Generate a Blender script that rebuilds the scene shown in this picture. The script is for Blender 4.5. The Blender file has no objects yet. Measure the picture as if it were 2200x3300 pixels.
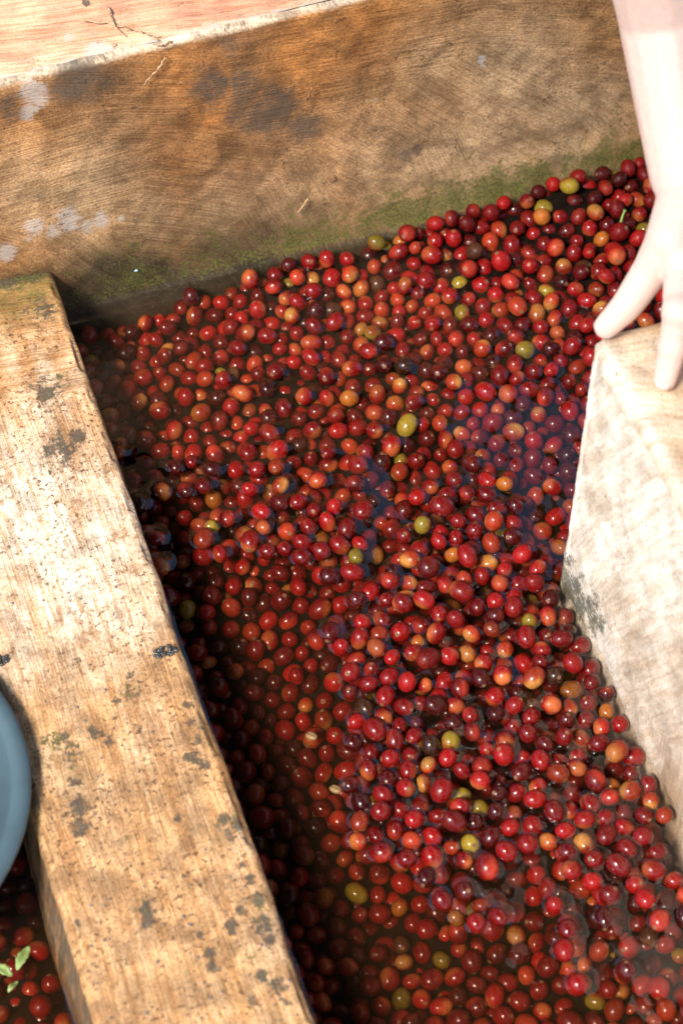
import bpy, bmesh, math
import numpy as np
from mathutils import Vector, Matrix, kdtree

scene = bpy.context.scene
COL = scene.collection
rng = np.random.default_rng(7)

# ------------------------------------------------------------------ camera
FPX = 6950.0                                   # focal length in photo pixels (2200 x 3300)
PITCH = math.atan2(9350.0, 6950.0)             # about 53 degrees below the horizon
DIST = 1.46
YAW = math.atan2(3976.0, 11650.0)              # the tank is turned against the camera
_c, _s = math.cos(PITCH), math.sin(PITCH)
def _turn(v):
    ca, sa = math.cos(YAW), math.sin(YAW)
    return np.array([v[0]*ca + v[1]*sa, -v[0]*sa + v[1]*ca, v[2]])
CAM = _turn((0, -DIST*_c, DIST*_s))
FW, RT, UP = _turn((0, _c, -_s)), _turn((1, 0, 0)), _turn((0, _s, _c))
cam_d = bpy.data.cameras.new('camera')
cam = bpy.data.objects.new('camera', cam_d); COL.objects.link(cam)
cam.location = CAM
cam.rotation_euler = Vector(FW).to_track_quat('-Z', 'Y').to_euler()
cam_d.sensor_fit = 'VERTICAL'; cam_d.sensor_height = 36.0; cam_d.sensor_width = 24.0
cam_d.lens = 36.0*FPX/3300.0
cam_d.clip_start = 0.05; cam_d.clip_end = 2000
cam_d.dof.use_dof = True
cam_d.dof.focus_distance = 1.455
cam_d.dof.aperture_fstop = 8.0
scene.camera = cam

# ------------------------------------------------------------------ light
SUN_EL, SUN_AZ = math.radians(50), math.atan2(-0.58, -0.81)     # light comes in from the left
SUN_DIR = Vector((math.cos(SUN_EL)*math.cos(SUN_AZ), math.cos(SUN_EL)*math.sin(SUN_AZ), math.sin(SUN_EL)))
world = bpy.data.worlds.new('World'); scene.world = world; world.use_nodes = True
wn = world.node_tree; wn.nodes.clear()
w_out = wn.nodes.new('ShaderNodeOutputWorld'); w_bg = wn.nodes.new('ShaderNodeBackground')
w_sky = wn.nodes.new('ShaderNodeTexSky'); w_sky.sky_type = 'NISHITA'; w_sky.sun_disc = False
w_sky.sun_elevation = SUN_EL; w_sky.sun_rotation = math.pi/2 - SUN_AZ
w_sky.dust_density = 1.2; w_sky.air_density = 1.0
w_bg.inputs['Strength'].default_value = 0.13
wn.links.new(w_sky.outputs[0], w_bg.inputs[0]); wn.links.new(w_bg.outputs[0], w_out.inputs[0])
sun_d = bpy.data.lights.new('sun', 'SUN'); sun = bpy.data.objects.new('sun', sun_d); COL.objects.link(sun)
sun_d.energy = 2.7; sun_d.angle = math.radians(14); sun_d.color = (1.0, 0.95, 0.87)
sun.rotation_euler = SUN_DIR.to_track_quat('Z', 'Y').to_euler(); sun.location = (-2, -.5, 2)
vs = scene.view_settings
vs.view_transform = 'Standard'; vs.look = 'None'; vs.exposure = 1.35; vs.gamma = 1.0; vs.use_curve_mapping = False
cy = scene.cycles
cy.use_denoising = True; cy.max_bounces = 6; cy.transparent_max_bounces = 12; cy.volume_bounces = 0
cy.caustics_reflective = False; cy.caustics_refractive = False; cy.sample_clamp_indirect = 6

# ------------------------------------------------------------------ helpers
def ray(px, py):
    return FW*FPX + RT*(px-1100.0) + UP*(1650.0-py)
K = 2200.0/1568.0
def at_z(px, py, z=0.0):                       # photo pixel -> point on a level plane
    d = ray(px, py); return CAM + d*((z-CAM[2])/d[2])
def at_y(px, py, y):                           # ... on a plane across the tank
    d = ray(px, py); return CAM + d*((y-CAM[1])/d[1])
def at_x(px, py, x):
    d = ray(px, py); return CAM + d*((x-CAM[0])/d[0])
def to_px(p):
    v = np.asarray(p) - CAM; zc = v@FW
    return np.stack([1100+FPX*(v@RT)/zc, 1650-FPX*(v@UP)/zc, zc], -1)

_tab = np.random.default_rng(99).random((256, 256))
def vnoise(x, y, seed=0):
    x = np.asarray(x, float)+seed*17.31; y = np.asarray(y, float)+seed*5.77
    xi = np.floor(x).astype(int); yi = np.floor(y).astype(int); fx = x-xi; fy = y-yi
    fx = fx*fx*(3-2*fx); fy = fy*fy*(3-2*fy)
    a = _tab[xi & 255, yi & 255]; b = _tab[(xi+1) & 255, yi & 255]
    c = _tab[xi & 255, (yi+1) & 255]; d = _tab[(xi+1) & 255, (yi+1) & 255]
    return (a*(1-fx)+b*fx)*(1-fy) + (c*(1-fx)+d*fx)*fy
def fbm(x, y, seed=0, oct=4):
    t = 0; a = .5; n = 0
    for k in range(oct):
        t = t + a*vnoise(x*2**k, y*2**k, seed+k*3); n += a; a *= .5
    return t/n
def sstep(a, b, x):
    t = np.clip((x-a)/(b-a), 0, 1); return t*t*(3-2*t)

def tag(o, label=None, cat=None, group=None, kind=None):
    if label: o['label'] = label
    if cat: o['category'] = cat
    if group: o['group'] = group
    if kind: o['kind'] = kind
    return o
def make_obj(name, verts, faces, mat=None, parent=None, smooth=True):
    me = bpy.data.meshes.new(name)
    me.from_pydata(np.asarray(verts).tolist() if isinstance(verts, np.ndarray) else verts, [], faces)
    if smooth: me.polygons.foreach_set('use_smooth', np.ones(len(me.polygons), bool))
    if mat: me.materials.append(mat)
    me.update()
    o = bpy.data.objects.new(name, me); COL.objects.link(o)
    if parent: o.parent = parent
    return o
def grid_mesh(name, V, mat=None, parent=None, flip=False):
    """V: (n, m, 3) array -> smooth quad sheet, quick path for large grids"""
    n, m = V.shape[:2]
    me = bpy.data.meshes.new(name)
    me.vertices.add(n*m); me.vertices.foreach_set('co', V.reshape(-1).astype(np.float32))
    i, j = np.meshgrid(np.arange(n-1), np.arange(m-1), indexing='ij')
    a = (i*m+j).ravel(); q = np.stack([a, a+m, a+m+1, a+1], 1)
    if flip: q = q[:, ::-1]
    nf = len(q)
    me.loops.add(nf*4); me.loops.foreach_set('vertex_index', q.ravel().astype(np.int32))
    me.polygons.add(nf); me.polygons.foreach_set('loop_start', (np.arange(nf)*4).astype(np.int32))
    me.polygons.foreach_set('use_smooth', np.ones(nf, bool))
    if mat: me.materials.append(mat)
    me.update(calc_edges=True); me.validate()
    o = bpy.data.objects.new(name, me); COL.objects.link(o)
    if parent: o.parent = parent
    return o
def set_col(me, name, arr):
    at = me.attributes.new(name, 'FLOAT_COLOR', 'POINT')
    a = np.ones((len(me.vertices), 4), np.float32); arr = np.asarray(arr).reshape(len(me.vertices), -1)
    a[:, :arr.shape[1]] = arr
    at.data.foreach_set('color', a.ravel())
def set_vec(me, name, arr):
    at = me.attributes.new(name, 'FLOAT_VECTOR', 'POINT')
    at.data.foreach_set('vector', np.asarray(arr, np.float32).reshape(-1))

# ------------------------------------------------------------------ materials
class NT:
    def __init__(self, name):
        self.m = bpy.data.materials.new(name); self.m.use_nodes = True
        self.t = self.m.node_tree; self.t.nodes.clear()
        self.out = self.t.nodes.new('ShaderNodeOutputMaterial')
    def n(self, kind, **kw):
        nd = self.t.nodes.new(kind)
        for k, v in kw.items():
            if k[0] == '_':
                setattr(nd, k[1:], v)
        for k, v in kw.items():
            if k[0] != '_':
                s = nd.inputs[int(k[1:])] if k[0] == 'i' and k[1:].isdigit() else nd.inputs[k.replace('__', ' ')]
                if isinstance(v, bpy.types.NodeSocket): self.t.links.new(v, s)
                else: s.default_value = v
        return nd
    def attr(self, name):
        return self.n('ShaderNodeAttribute', _attribute_name=name)
    def math(self, op, a, b=0.0, clamp=False):
        return self.n('ShaderNodeMath', _operation=op, _use_clamp=clamp, i0=a, i1=b).outputs[0]
    def ramp(self, v, a, b, c=0.0, d=1.0):
        return self.n('ShaderNodeMapRange', _interpolation_type='SMOOTHSTEP', Value=v, i1=a, i2=b, i3=c, i4=d).outputs[0]
    def noise(self, vec, scale, detail=3.0, rough=.55, dist=0.0):
        return self.n('ShaderNodeTexNoise', Vector=vec, Scale=scale, Detail=detail, Roughness=rough, Distortion=dist).outputs['Fac']
    def mix(self, f, a, b, mode='MIX'):
        nd = self.n('ShaderNodeMix', _data_type='RGBA', _blend_type=mode)
        for s, v in ((nd.inputs[0], f), (nd.inputs[6], a), (nd.inputs[7], b)):
            if isinstance(v, bpy.types.NodeSocket): self.t.links.new(v, s)
            else: s.default_value = v
        return nd.outputs[2]
    def grey(self, v):
        return self.n('ShaderNodeCombineColor', i0=v, i1=v, i2=v).outputs[0]
    def link(self, a, b): self.t.links.new(a, b)

def plaster(name, streak=(.70, 1.18), fine=(900., 60.), dark_c=(.055, .048, .036, 1), white_c=(.52, .46, .41, 1),
            moss_c=(.135, .135, .018, 1), rough=.75, bump=.5, speck_c=(.10, .045, .018, 1), cells=10.0, spread=1.1,
            dk=(.42, .62, 1.9, .88), tint=(.62, .52, .45, 1), turn=None, blot=(.78, 1.16), pit_c=(.24, .115, .045, 1), gritty=(.80, 1.16), pit_gain=0.0):
    """brushed, stained lime plaster: 'paint' colour, 'mask' (dark, white, moss), 'uvm' (u, v, brush angle), 'speck'"""
    g = NT(name)
    paint = g.attr('paint').outputs['Color']
    mk = g.n('ShaderNodeSeparateXYZ', i0=g.attr('mask').outputs['Vector'])
    uvm = g.attr('uvm').outputs['Vector']; sp = g.n('ShaderNodeSeparateXYZ', i0=uvm)
    flat = g.n('ShaderNodeCombineXYZ', i0=sp.outputs[0], i1=sp.outputs[1], i2=0.0).outputs[0]
    wob = g.n('ShaderNodeTexNoise', Vector=flat, Scale=16.0, Detail=4.0)
    warp = g.n('ShaderNodeVectorMath', _operation='MULTIPLY_ADD', i0=wob.outputs['Color'], i1=(.085, .085, 0), i2=flat).outputs[0]
    vo = g.n('ShaderNodeTexVoronoi', _voronoi_dimensions='2D', Vector=warp, Scale=cells)
    rnd = g.n('ShaderNodeSeparateColor', i0=vo.outputs['Color']).outputs[0]
    if turn:
        cp = g.n('ShaderNodeSeparateXYZ', i0=vo.outputs['Position']).outputs[1]
        a0 = g.ramp(cp, *turn)
    else: a0 = sp.outputs[2]
    ang = g.math('ADD', a0, g.math('MULTIPLY', g.math('SUBTRACT', rnd, .5), spread))
    rot = g.n('ShaderNodeVectorRotate', _rotation_type='Z_AXIS', Vector=flat, Center=vo.outputs['Position'], Angle=ang).outputs[0]
    st_v = g.n('ShaderNodeVectorMath', _operation='MULTIPLY', i0=rot, i1=(fine[1], fine[0], 1.0)).outputs[0]
    st = g.noise(st_v, 1.0, 3.0, .6)
    st2v = g.n('ShaderNodeVectorMath', _operation='MULTIPLY', i0=rot, i1=(fine[1]*.4, fine[0]*.33, 1.0)).outputs[0]
    st2 = g.noise(st2v, 1.0, 2.0, .5)
    lines = g.math('ADD', g.math('MULTIPLY', st, .6), g.math('MULTIPLY', st2, .4))
    lf = g.ramp(lines, .36, .62)
    blotch = g.noise(flat, 45.0, 5.0, .62, .4)
    bf = g.ramp(blotch, .28, .70, *blot)
    grain = g.noise(flat, 520.0, 5.0, .72)
    gf = g.ramp(grain, .30, .70, *gritty)
    c = g.mix(1.0, paint, g.mix(lf, tint, (streak[1], streak[1], streak[1], 1)), 'MULTIPLY')
    c = g.mix(1.0, c, g.grey(g.math('MULTIPLY', bf, gf)), 'MULTIPLY')
    n1 = g.noise(flat, 85.0, 5.0, .65); n2 = g.noise(flat, 330.0, 4.0, .65)
    nn = g.math('SUBTRACT', g.math('ADD', g.math('MULTIPLY', n1, .55), g.math('MULTIPLY', n2, .45)), .5)
    nn = g.math('ADD', nn, g.math('MULTIPLY', g.math('SUBTRACT', lines, .5), .35))
    dk = g.ramp(g.math('ADD', mk.outputs[0], g.math('MULTIPLY', nn, dk[2])), dk[0], dk[1], 0.0, dk[3])
    wh = g.ramp(g.math('ADD', mk.outputs[1], g.math('MULTIPLY', nn, 1.9)), .38, .74, 0.0, .66)
    gr2 = g.math('ADD', nn, g.math('MULTIPLY', g.math('SUBTRACT', grain, .5), .9))
    mo = g.ramp(g.math('ADD', mk.outputs[2], g.math('MULTIPLY', gr2, 3.4)), .46, .74, 0.0, .84)
    moss_m = g.mix(g.ramp(grain, .42, .62), (moss_c[0]*.30, moss_c[1]*.36, moss_c[2]*.5, 1), moss_c)
    c = g.mix(wh, c, white_c); c = g.mix(dk, c, dark_c); c = g.mix(mo, c, moss_m)
    skn = g.noise(flat, 300.0, 5.0, .62)
    clu = g.math('MULTIPLY', g.math('SUBTRACT', g.noise(flat, 34.0, 4.0, .7), .52), 3.2)
    sk = g.math('MULTIPLY', g.ramp(skn, .575, .625), g.ramp(g.math('ADD', g.attr('speck').outputs['Fac'], clu), .15, .75))
    pit = g.noise(flat, 210.0, 6.0, .78)
    pk = g.math('MULTIPLY', g.ramp(pit, .53, .63), g.ramp(g.math('ADD', g.attr('speck').outputs['Fac'], clu), .10, .85))
    c = g.mix(g.math('MULTIPLY', pk, .75), c, pit_c)
    if pit_gain:                                # rusty mottling that breaks up the brush lines
        mot = g.noise(flat, 75.0, 8.0, .80)
        c = g.mix(g.ramp(mot, .50, .66, 0.0, pit_gain*1.9), c, (.30, .15, .06, 1))
        grime = g.noise(flat, 120.0, 9.0, .85)
        c = g.mix(g.ramp(grime, .56, .68, 0.0, pit_gain*2.0), c, (.085, .060, .035, 1))
    c = g.mix(g.math('MULTIPLY', sk, .85), c, speck_c)
    h = g.math('ADD', g.math('MULTIPLY', lines, 1.0), g.math('MULTIPLY', grain, .45))
    h = g.math('SUBTRACT', h, g.math('MULTIPLY', sk, .35))
    bp = g.n('ShaderNodeBump', Strength=bump, Distance=.0014, Height=h).outputs[0]
    rg = g.ramp(blotch, .3, .7, rough-.12, rough+.12)
    b = g.n('ShaderNodeBsdfPrincipled', Base__Color=c, Roughness=rg, Normal=bp)
    b.inputs['Specular IOR Level'].default_value = .35
    g.link(b.outputs[0], g.out.inputs[0]); return g.m

def simple(name, col, rough=.5, noise_scale=60., amp=.25, bump=0.0, coat=0.0, sss=0.0, spec=.5):
    g = NT(name)
    tc = g.n('ShaderNodeTexCoord').outputs['Object']
    nz = g.noise(tc, noise_scale, 4.0, .6)
    f = g.ramp(nz, .3, .7, 1-amp, 1+amp)
    c = g.mix(1.0, (*col, 1), g.grey(f), 'MULTIPLY')
    b = g.n('ShaderNodeBsdfPrincipled', Base__Color=c, Roughness=rough)
    b.inputs['Specular IOR Level'].default_value = spec
    if bump: g.link(g.n('ShaderNodeBump', Strength=bump, Distance=.0006, Height=nz).outputs[0], b.inputs['Normal'])
    if coat: b.inputs['Coat Weight'].default_value = coat; b.inputs['Coat Roughness'].default_value = .05
    if sss:
        b.inputs['Subsurface Weight'].default_value = sss
        b.inputs['Subsurface Radius'].default_value = (1., .35, .2); b.inputs['Subsurface Scale'].default_value = .006
    g.link(b.outputs[0], g.out.inputs[0]); return g.m

M_wall = plaster('brushed_brown_plaster', streak=(.62, 1.10), fine=(800., 30.), bump=1.0, cells=10., spread=.55, tint=(.78, .71, .64, 1),
                 dk=(.20, .85, 2.0, .80), dark_c=(.085, .062, .044, 1), turn=(.05, .21, 1.02, .06), blot=(.58, 1.32), gritty=(.58, 1.38))
M_ledge = plaster('ledge_plaster', streak=(.72, 1.12), fine=(620., 30.), bump=.5, spread=.35, tint=(.74, .58, .48, 1))
M_div = plaster('divider_plaster', streak=(.60, 1.14), fine=(850., 45.), bump=.8, cells=7., spread=.22, tint=(.74, .57, .40, 1), turn=(.165, .215, 1.571, .15),
                dk=(.34, .66, 3.2, .90), gritty=(.60, 1.25), blot=(.55, 1.22), pit_c=(.20, .095, .038, 1), pit_gain=.46)
M_block = plaster('pale_block_plaster', streak=(.84, 1.08), fine=(320., 34.), bump=.3, cells=8., spread=.7,
                  moss_c=(.035, .040, .012, 1), tint=(.80, .72, .64, 1), gritty=(.68, 1.2))

def cherry_mat():
    g = NT('coffee_cherry_skin')
    col = g.attr('skin').outputs['Color']; wet = g.attr('skin').outputs['Alpha']
    tc = g.n('ShaderNodeTexCoord').outputs['Object']
    nz = g.noise(tc, 420.0, 3.0, .6)
    c = g.mix(1.0, col, g.grey(g.ramp(nz, .3, .7, .8, 1.15)), 'MULTIPLY')
    sk = g.ramp(g.noise(tc, 1500.0, 1.0), .66, .74, 0., .35)
    c = g.mix(sk, c, (.55, .30, .14, 1))
    b = g.n('ShaderNodeBsdfPrincipled', Base__Color=c, Roughness=g.ramp(wet, 0., 1., .46, .27))
    b.inputs['IOR'].default_value = 1.42; b.inputs['Specular IOR Level'].default_value = .22
    g.link(wet, b.inputs['Coat Weight']); b.inputs['Coat Roughness'].default_value = .03
    b.inputs['Coat IOR'].default_value = 1.33
    g.link(g.n('ShaderNodeBump', Strength=.12, Distance=.0004, Height=nz).outputs[0], b.inputs['Normal'])
    g.link(b.outputs[0], g.out.inputs[0]); return g.m
M_cherry = cherry_mat()
M_navel = simple('cherry_navel', (.17, .085, .04), .7, 900., .35)
M_stem = simple('cherry_stem', (.16, .26, .05), .55, 400., .3)

def water_mat():
    g = NT('tank_water')
    lw = g.n('ShaderNodeLayerWeight', Blend=.5).outputs['Facing']
    f = g.math('ADD', .046, g.math('MULTIPLY', g.math('POWER', lw, 5.0), .94))
    tr = g.n('ShaderNodeBsdfTransparent', Color=(.98, .96, .93, 1))
    gl = g.n('ShaderNodeBsdfGlossy', Color=(1, 1, 1, 1), Roughness=.0)
    mx = g.n('ShaderNodeMixShader', i0=f, i1=tr.outputs[0], i2=gl.outputs[0])
    ab = g.n('ShaderNodeVolumeAbsorption', Color=(.68, .40, .16, 1), Density=9.0)
    sc = g.n('ShaderNodeVolumeScatter', Color=(.75, .45, .22, 1), Density=1.8, Anisotropy=.2)
    ad = g.n('ShaderNodeAddShader', i0=ab.outputs[0], i1=sc.outputs[0])
    g.link(mx.outputs[0], g.out.inputs['Surface']); g.link(ad.outputs[0], g.out.inputs['Volume'])
    return g.m
M_water = water_mat()

# ------------------------------------------------------------------ the tank
BACK_Y, WALL_H = 0.240, 0.226
DIV_L, DIV_R, DIV_H = -0.254, -0.139, 0.050
BLK_X, BLK_Y, BLK_H = 0.120, -0.091, 0.236
FLOOR = -0.14

def blobs(U, V, spec, fn):
    """sum of soft blobs; spec rows are (px, py, radius) in 1568-wide photo units, placed on the surface by fn"""
    t = np.zeros_like(U)
    for row in spec:
        px, py, r = row[:3]; w = row[3] if len(row) > 3 else 1.0
        q = fn(px*K, py*K); q2 = fn((px+r)*K, py*K); q3 = fn(px*K, (py+r)*K)
        a = np.array(q2)-np.array(q); b = np.array(q3)-np.array(q)
        M = np.linalg.inv(np.stack([a, b], 1)+1e-12)
        du, dv = U-q[0], V-q[1]
        d = np.hypot(M[0, 0]*du+M[0, 1]*dv, M[1, 0]*du+M[1, 1]*dv)
        t = np.maximum(t, w*np.clip(1.35-d*.85, 0, 1))
    return t

# --- back wall: brushed face, rounded arris, ledge behind it
def fn_back(px, py): p = at_y(px, py, BACK_Y); return p[0], p[2]
def lean(x): return .0 + .022*(x-.1)           # the wall runs a little askew
ux = np.arange(-.46, .66, .0022)
vz = np.concatenate([[FLOOR], np.arange(-.02, WALL_H-.006, .0020)])
U, Vz = np.meshgrid(ux, vz, indexing='ij')
wav = (fbm(U*14, Vz*14, 3)-.5)*.006 + (fbm(U*60, Vz*60, 5)-.5)*.0016
foot = .012*np.exp(-np.maximum(Vz, 0)/.010)*sstep(-.15, .2, U)      # worn fillet at the waterline
Y = BACK_Y + lean(U) + wav - foot
ntop = 6                                        # rounded arris
ax = []
for k in range(1, ntop+1):
    t = k/ntop*math.pi/2
    ax.append(np.stack([ux, BACK_Y+lean(ux)+wav[:, -1]+.006*(1-math.cos(t))+(vnoise(ux*90, ux*0+k*.3, 8)-.5)*.0016,
                        np.full_like(ux, WALL_H-.006)+.006*math.sin(t)+(vnoise(ux*70, ux*0+k*.2, 9)-.5)*.0014], -1))
G = np.concatenate([np.stack([U, Y, Vz], -1), np.stack(ax, 1)], 1)
back = grid_mesh('back_wall', G, M_wall)
gu, gv = G[..., 0], G[..., 2]
base = np.array([.36, .180, .066])
nA = fbm(gu*12, gv*14, 21)[..., None]; nB = fbm(gu*30, gv*30, 22)[..., None]
orange = blobs(gu, gv, [(450, 140, 110), (700, 110, 130), (480, 250, 60), (850, 70, 120), (420, 370, 90, .7), (780, 350, 130, .6),
                        (60, 300, 90, .6), (640, 400, 90, .6), (300, 60, 70), (940, 40, 90, .7)], fn_back)[..., None]
pale = blobs(gu, gv, [(1180, 180, 140), (1300, 260, 110), (1000, 160, 110, .7), (200, 440, 130, .9), (60, 420, 110, .8), (620, 460, 90, .7),
                      (880, 380, 140, .8), (1380, 260, 90), (1150, 330, 140, .9), (330, 480, 80, .8), (700, 440, 110, .7), (1050, 380, 120, .9), (1300, 340, 100), (500, 470, 90, .6)], fn_back)[..., None]
umber = blobs(gu, gv, [(520, 80, 110), (200, 160, 110), (330, 300, 120, .8), (560, 380, 120, .7), (420, 430, 110, .6), (800, 160, 80, .6),
                       (960, 320, 80, .6), (650, 330, 90, .8)], fn_back)[..., None]
col = base*(.8+.4*nB)
col = col + (np.array([.46, .175, .038])-col)*np.clip(orange*.75+(nA-.5)*.6, 0, .85)
col = col + (np.array([.48, .32, .175])-col)*np.clip(pale*.80+(nA-.5)*.4, 0, .85)
col = col + (np.array([.13, .066, .032])-col)*np.clip(umber*.60+(.5-nA)*.55, 0, .75)
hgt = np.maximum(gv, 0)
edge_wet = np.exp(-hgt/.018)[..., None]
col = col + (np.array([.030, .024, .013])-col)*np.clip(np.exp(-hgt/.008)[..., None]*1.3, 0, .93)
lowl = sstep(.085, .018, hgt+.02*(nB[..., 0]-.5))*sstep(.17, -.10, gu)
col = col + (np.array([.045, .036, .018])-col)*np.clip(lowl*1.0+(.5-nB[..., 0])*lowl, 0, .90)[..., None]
arris = sstep(WALL_H-.0045, WALL_H-.001, gv)[..., None]
col = col + (np.array([.62, .50, .36])-col)*arris*.9
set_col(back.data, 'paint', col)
dark = blobs(gu, gv, [(480, 195, 55, .75), (560, 195, 55, .7), (640, 235, 55, .8), (700, 285, 45, .75), (600, 265, 55, .75), (545, 255, 45, .65),
                      (190, 165, 60, .75), (150, 185, 50, .7), (20, 235, 40, .7), (520, 95, 30, .55), (930, 360, 22, .75), (960, 350, 18, .7)], fn_back)*1.0
white = blobs(gu, gv, [(75, 205, 42), (62, 245, 26), (150, 495, 34), (120, 515, 24, .8), (72, 505, 26), (60, 530, 16, .8), (230, 495, 22, .9),
                       (195, 510, 20, .8), (275, 495, 12, .8), (12, 565, 26), (1108, 140, 14, .9), (1112, 155, 10, .8), (895, 218, 14, .5), (860, 235, 14, .5)], fn_back)*.8
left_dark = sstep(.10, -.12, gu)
mossy = .70*np.exp(-((hgt-.014)/.017)**2)*sstep(-.1, .12, gu) + .50*np.exp(-hgt/.030)*left_dark
mossy = mossy + blobs(gu, gv, [(1200, 385, 60, .5), (1100, 415, 60, .6), (1000, 445, 60, .6), (1400, 320, 70, .55), (1440, 290, 50, .5), (900, 470, 60, .6),
                               (700, 520, 70, .5), (500, 555, 70, .5), (300, 590, 70, .6), (930, 385, 45, .4)], fn_back)*.55
mossy = mossy*(.55+.9*fbm(gu*45, gv*30, 77))*(.6+.8*fbm(gu*140, gv*25, 78))
mossy = np.where(gv < .004, mossy*.4, mossy)
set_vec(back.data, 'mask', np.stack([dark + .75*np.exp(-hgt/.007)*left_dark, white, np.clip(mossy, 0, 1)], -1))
angf = -(sstep(.205, .10, gv)*.62 + sstep(.10, .03, gv)*.55)*sstep(-.35, -.05, gu) 
angf = angf + .9*sstep(-.05, -.2, gu)*sstep(.12, .05, gv)
set_vec(back.data, 'uvm', np.stack([gu, gv, -angf], -1))
sp = back.data.attributes.new('speck', 'FLOAT', 'POINT'); sp.data.foreach_set('value', np.full(gu.size, .30, np.float32))
tag(back, 'tall brown brushed plaster wall with dark stains and green moss above the cherries', 'wall')

# ledge on top of the wall
ly = np.concatenate([np.arange(0, .10, .0025), np.arange(.10, .40, .01)])
LX, LY = np.meshgrid(np.arange(-.46, .66, .003), ly, indexing='ij')
LZ = WALL_H - .0003 + (fbm(LX*30, LY*30, 41)-.5)*.003*sstep(0, .02, LY) + (fbm(LX*110, LY*110, 42)-.5)*.0010*sstep(0, .01, LY)
ledge = grid_mesh('ledge', np.stack([LX, BACK_Y+lean(LX)+.0055+LY, LZ], -1), M_ledge, back)
def fn_ledge(px, py): p = at_z(px, py, WALL_H); return p[0], p[1]
gu, gv = LX, ledge_y = LX, BACK_Y+lean(LX)+.0055+LY
nA = fbm(gu*16, gv*16, 51)[..., None]
rim = np.exp(-LY/.010)[..., None]
lc = np.array([.64, .37, .22])*(.75+.5*nA)
red = blobs(gu, gv, [(560, 30, 90), (450, 60, 80, .8), (200, 90, 90, .6), (100, 60, 80, .4)], fn_ledge)[..., None]
lc = lc + (np.array([.58, .22, .12])-lc)*np.clip(red*.7+(nA-.5)*.6, 0, .8)
lc = lc + (np.array([.72, .55, .36])-lc)*np.clip(rim*.9+(nA-.55)*1.2, 0, .8)
set_col(ledge.data, 'paint', lc)
wm = blobs(gu, gv, [(225, 115, 26), (160, 85, 18, .8), (270, 170, 16), (380, 110, 10, .7)], fn_ledge)*.75 + .72*np.exp(-LY/.006)
set_vec(ledge.data, 'mask', np.stack([blobs(gu, gv, [(265, 105, 12, .8), (200, 5, 14, .9), (285, 118, 8, .8)], fn_ledge)*.7, wm, wm*0], -1))
set_vec(ledge.data, 'uvm', np.stack([gu, gv, np.full_like(gu, .05)], -1))
sp = ledge.data.attributes.new('speck', 'FLOAT', 'POINT'); sp.data.foreach_set('value', np.full(gu.size, .22, np.float32))
ledge['label'] = 'sunlit pale orange ledge on top of the wall'

# --- low divider on the left, and the taller pale block on the right: a section lofted along y
def loft(name, sec, ys, mat, jitter, chip):
    """sec: list of (x, z, nx, nz) around the section"""
    sec = np.array(sec); n = len(ys); m = len(sec)
    S = np.concatenate([[0], np.cumsum(np.hypot(np.diff(sec[:, 0]), np.diff(sec[:, 1])))])
    SS, YY = np.meshgrid(S, ys, indexing='xy')
    d = (fbm(SS*22, YY*22, 61)-.5)*jitter + (fbm(SS*110, YY*110, 62)-.5)*jitter*.30
    X = sec[:, 0][None, :] + d*sec[:, 2][None, :]
    Z = sec[:, 1][None, :] + d*sec[:, 3][None, :]
    corner = (np.abs(sec[:, 2])*np.abs(sec[:, 3]))[None, :]*2
    ch = chip*np.clip(fbm(YY*70, YY*0+S.max()*3, 64)-.46, 0, 1)*2 + chip*.8*np.clip(vnoise(YY*210, YY*0, 65)-.55, 0, 1)
    X = X - corner*ch*sec[:, 2][None, :]; Z = Z - corner*ch*sec[:, 3][None, :]
    return np.stack([X, YY, Z], -1), SS
def rounded(x0, x1, h, r, low, base_l=0., base_r=0., step=.0022, only_left=False):
    s = []
    for z in np.concatenate([[low], np.arange(-.02, h-r-.001, .004)]):
        s.append((x0-base_l*(1-max(z, -.02)/h), z, -1, 0))
    for k in range(7):
        t = k/6*math.pi/2; s.append((x0+r-r*math.cos(t), h-r+r*math.sin(t), -math.cos(t), math.sin(t)))
    for x in np.arange(x0+r+step, x1-r, step): s.append((x, h, 0, 1))
    for k in range(7):
        t = k/6*math.pi/2; s.append((x1-r+r*math.sin(t), h-r+r*math.cos(t), math.sin(t), math.cos(t)))
    for z in np.concatenate([np.arange(-.02, h-r-.001, .004), [low]][::1])[::-1] if False else list(np.arange(h-r-.004, -.02, -.004))+[low]:
        s.append((x1+base_r*(1-max(z, -.02)/h), z, 1, 0))
    return s
ysd = np.arange(-.56, BACK_Y+.008, .0022)
DV, DS = loft('divider', rounded(DIV_L, DIV_R, DIV_H, .0045, FLOOR, .007, .004), ysd, M_div, .0042, .0040)
# sags and swells of the arrises seen in the photo
DV[..., 0] += ((fbm(DV[..., 1]*9, DV[..., 1]*0, 71)-.5)*.006)*sstep(-.2, -.14, DV[..., 0])
DV[..., 2] -= np.clip(DV[..., 1]-.225, 0, 1)*.25*sstep(-.2, -.14, DV[..., 0])
divider = grid_mesh('divider_wall', DV, M_div, flip=True)
def fn_div(px, py): p = at_z(px, py, DIV_H); return p[0], p[1]
gu, gv, gz = DV[..., 0], DV[..., 1], DV[..., 2]
nA = fbm(gu*40, gv*9, 81)[..., None]; nB = fbm(gu*26, gv*26, 82)[..., None]; nC = fbm(gu*90, gv*14, 83)[..., None]
dc = np.array([.56, .345, .170])*(.86+.28*nB)
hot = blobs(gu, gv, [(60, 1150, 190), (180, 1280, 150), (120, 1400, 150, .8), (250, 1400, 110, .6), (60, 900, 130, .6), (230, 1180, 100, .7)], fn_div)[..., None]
dc = dc + (np.array([.86, .75, .60])-dc)*np.clip(hot*.95+(nB-.5)*.6, 0, .95)  # overexposed light on the divider top, painted in as paler plaster
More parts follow.
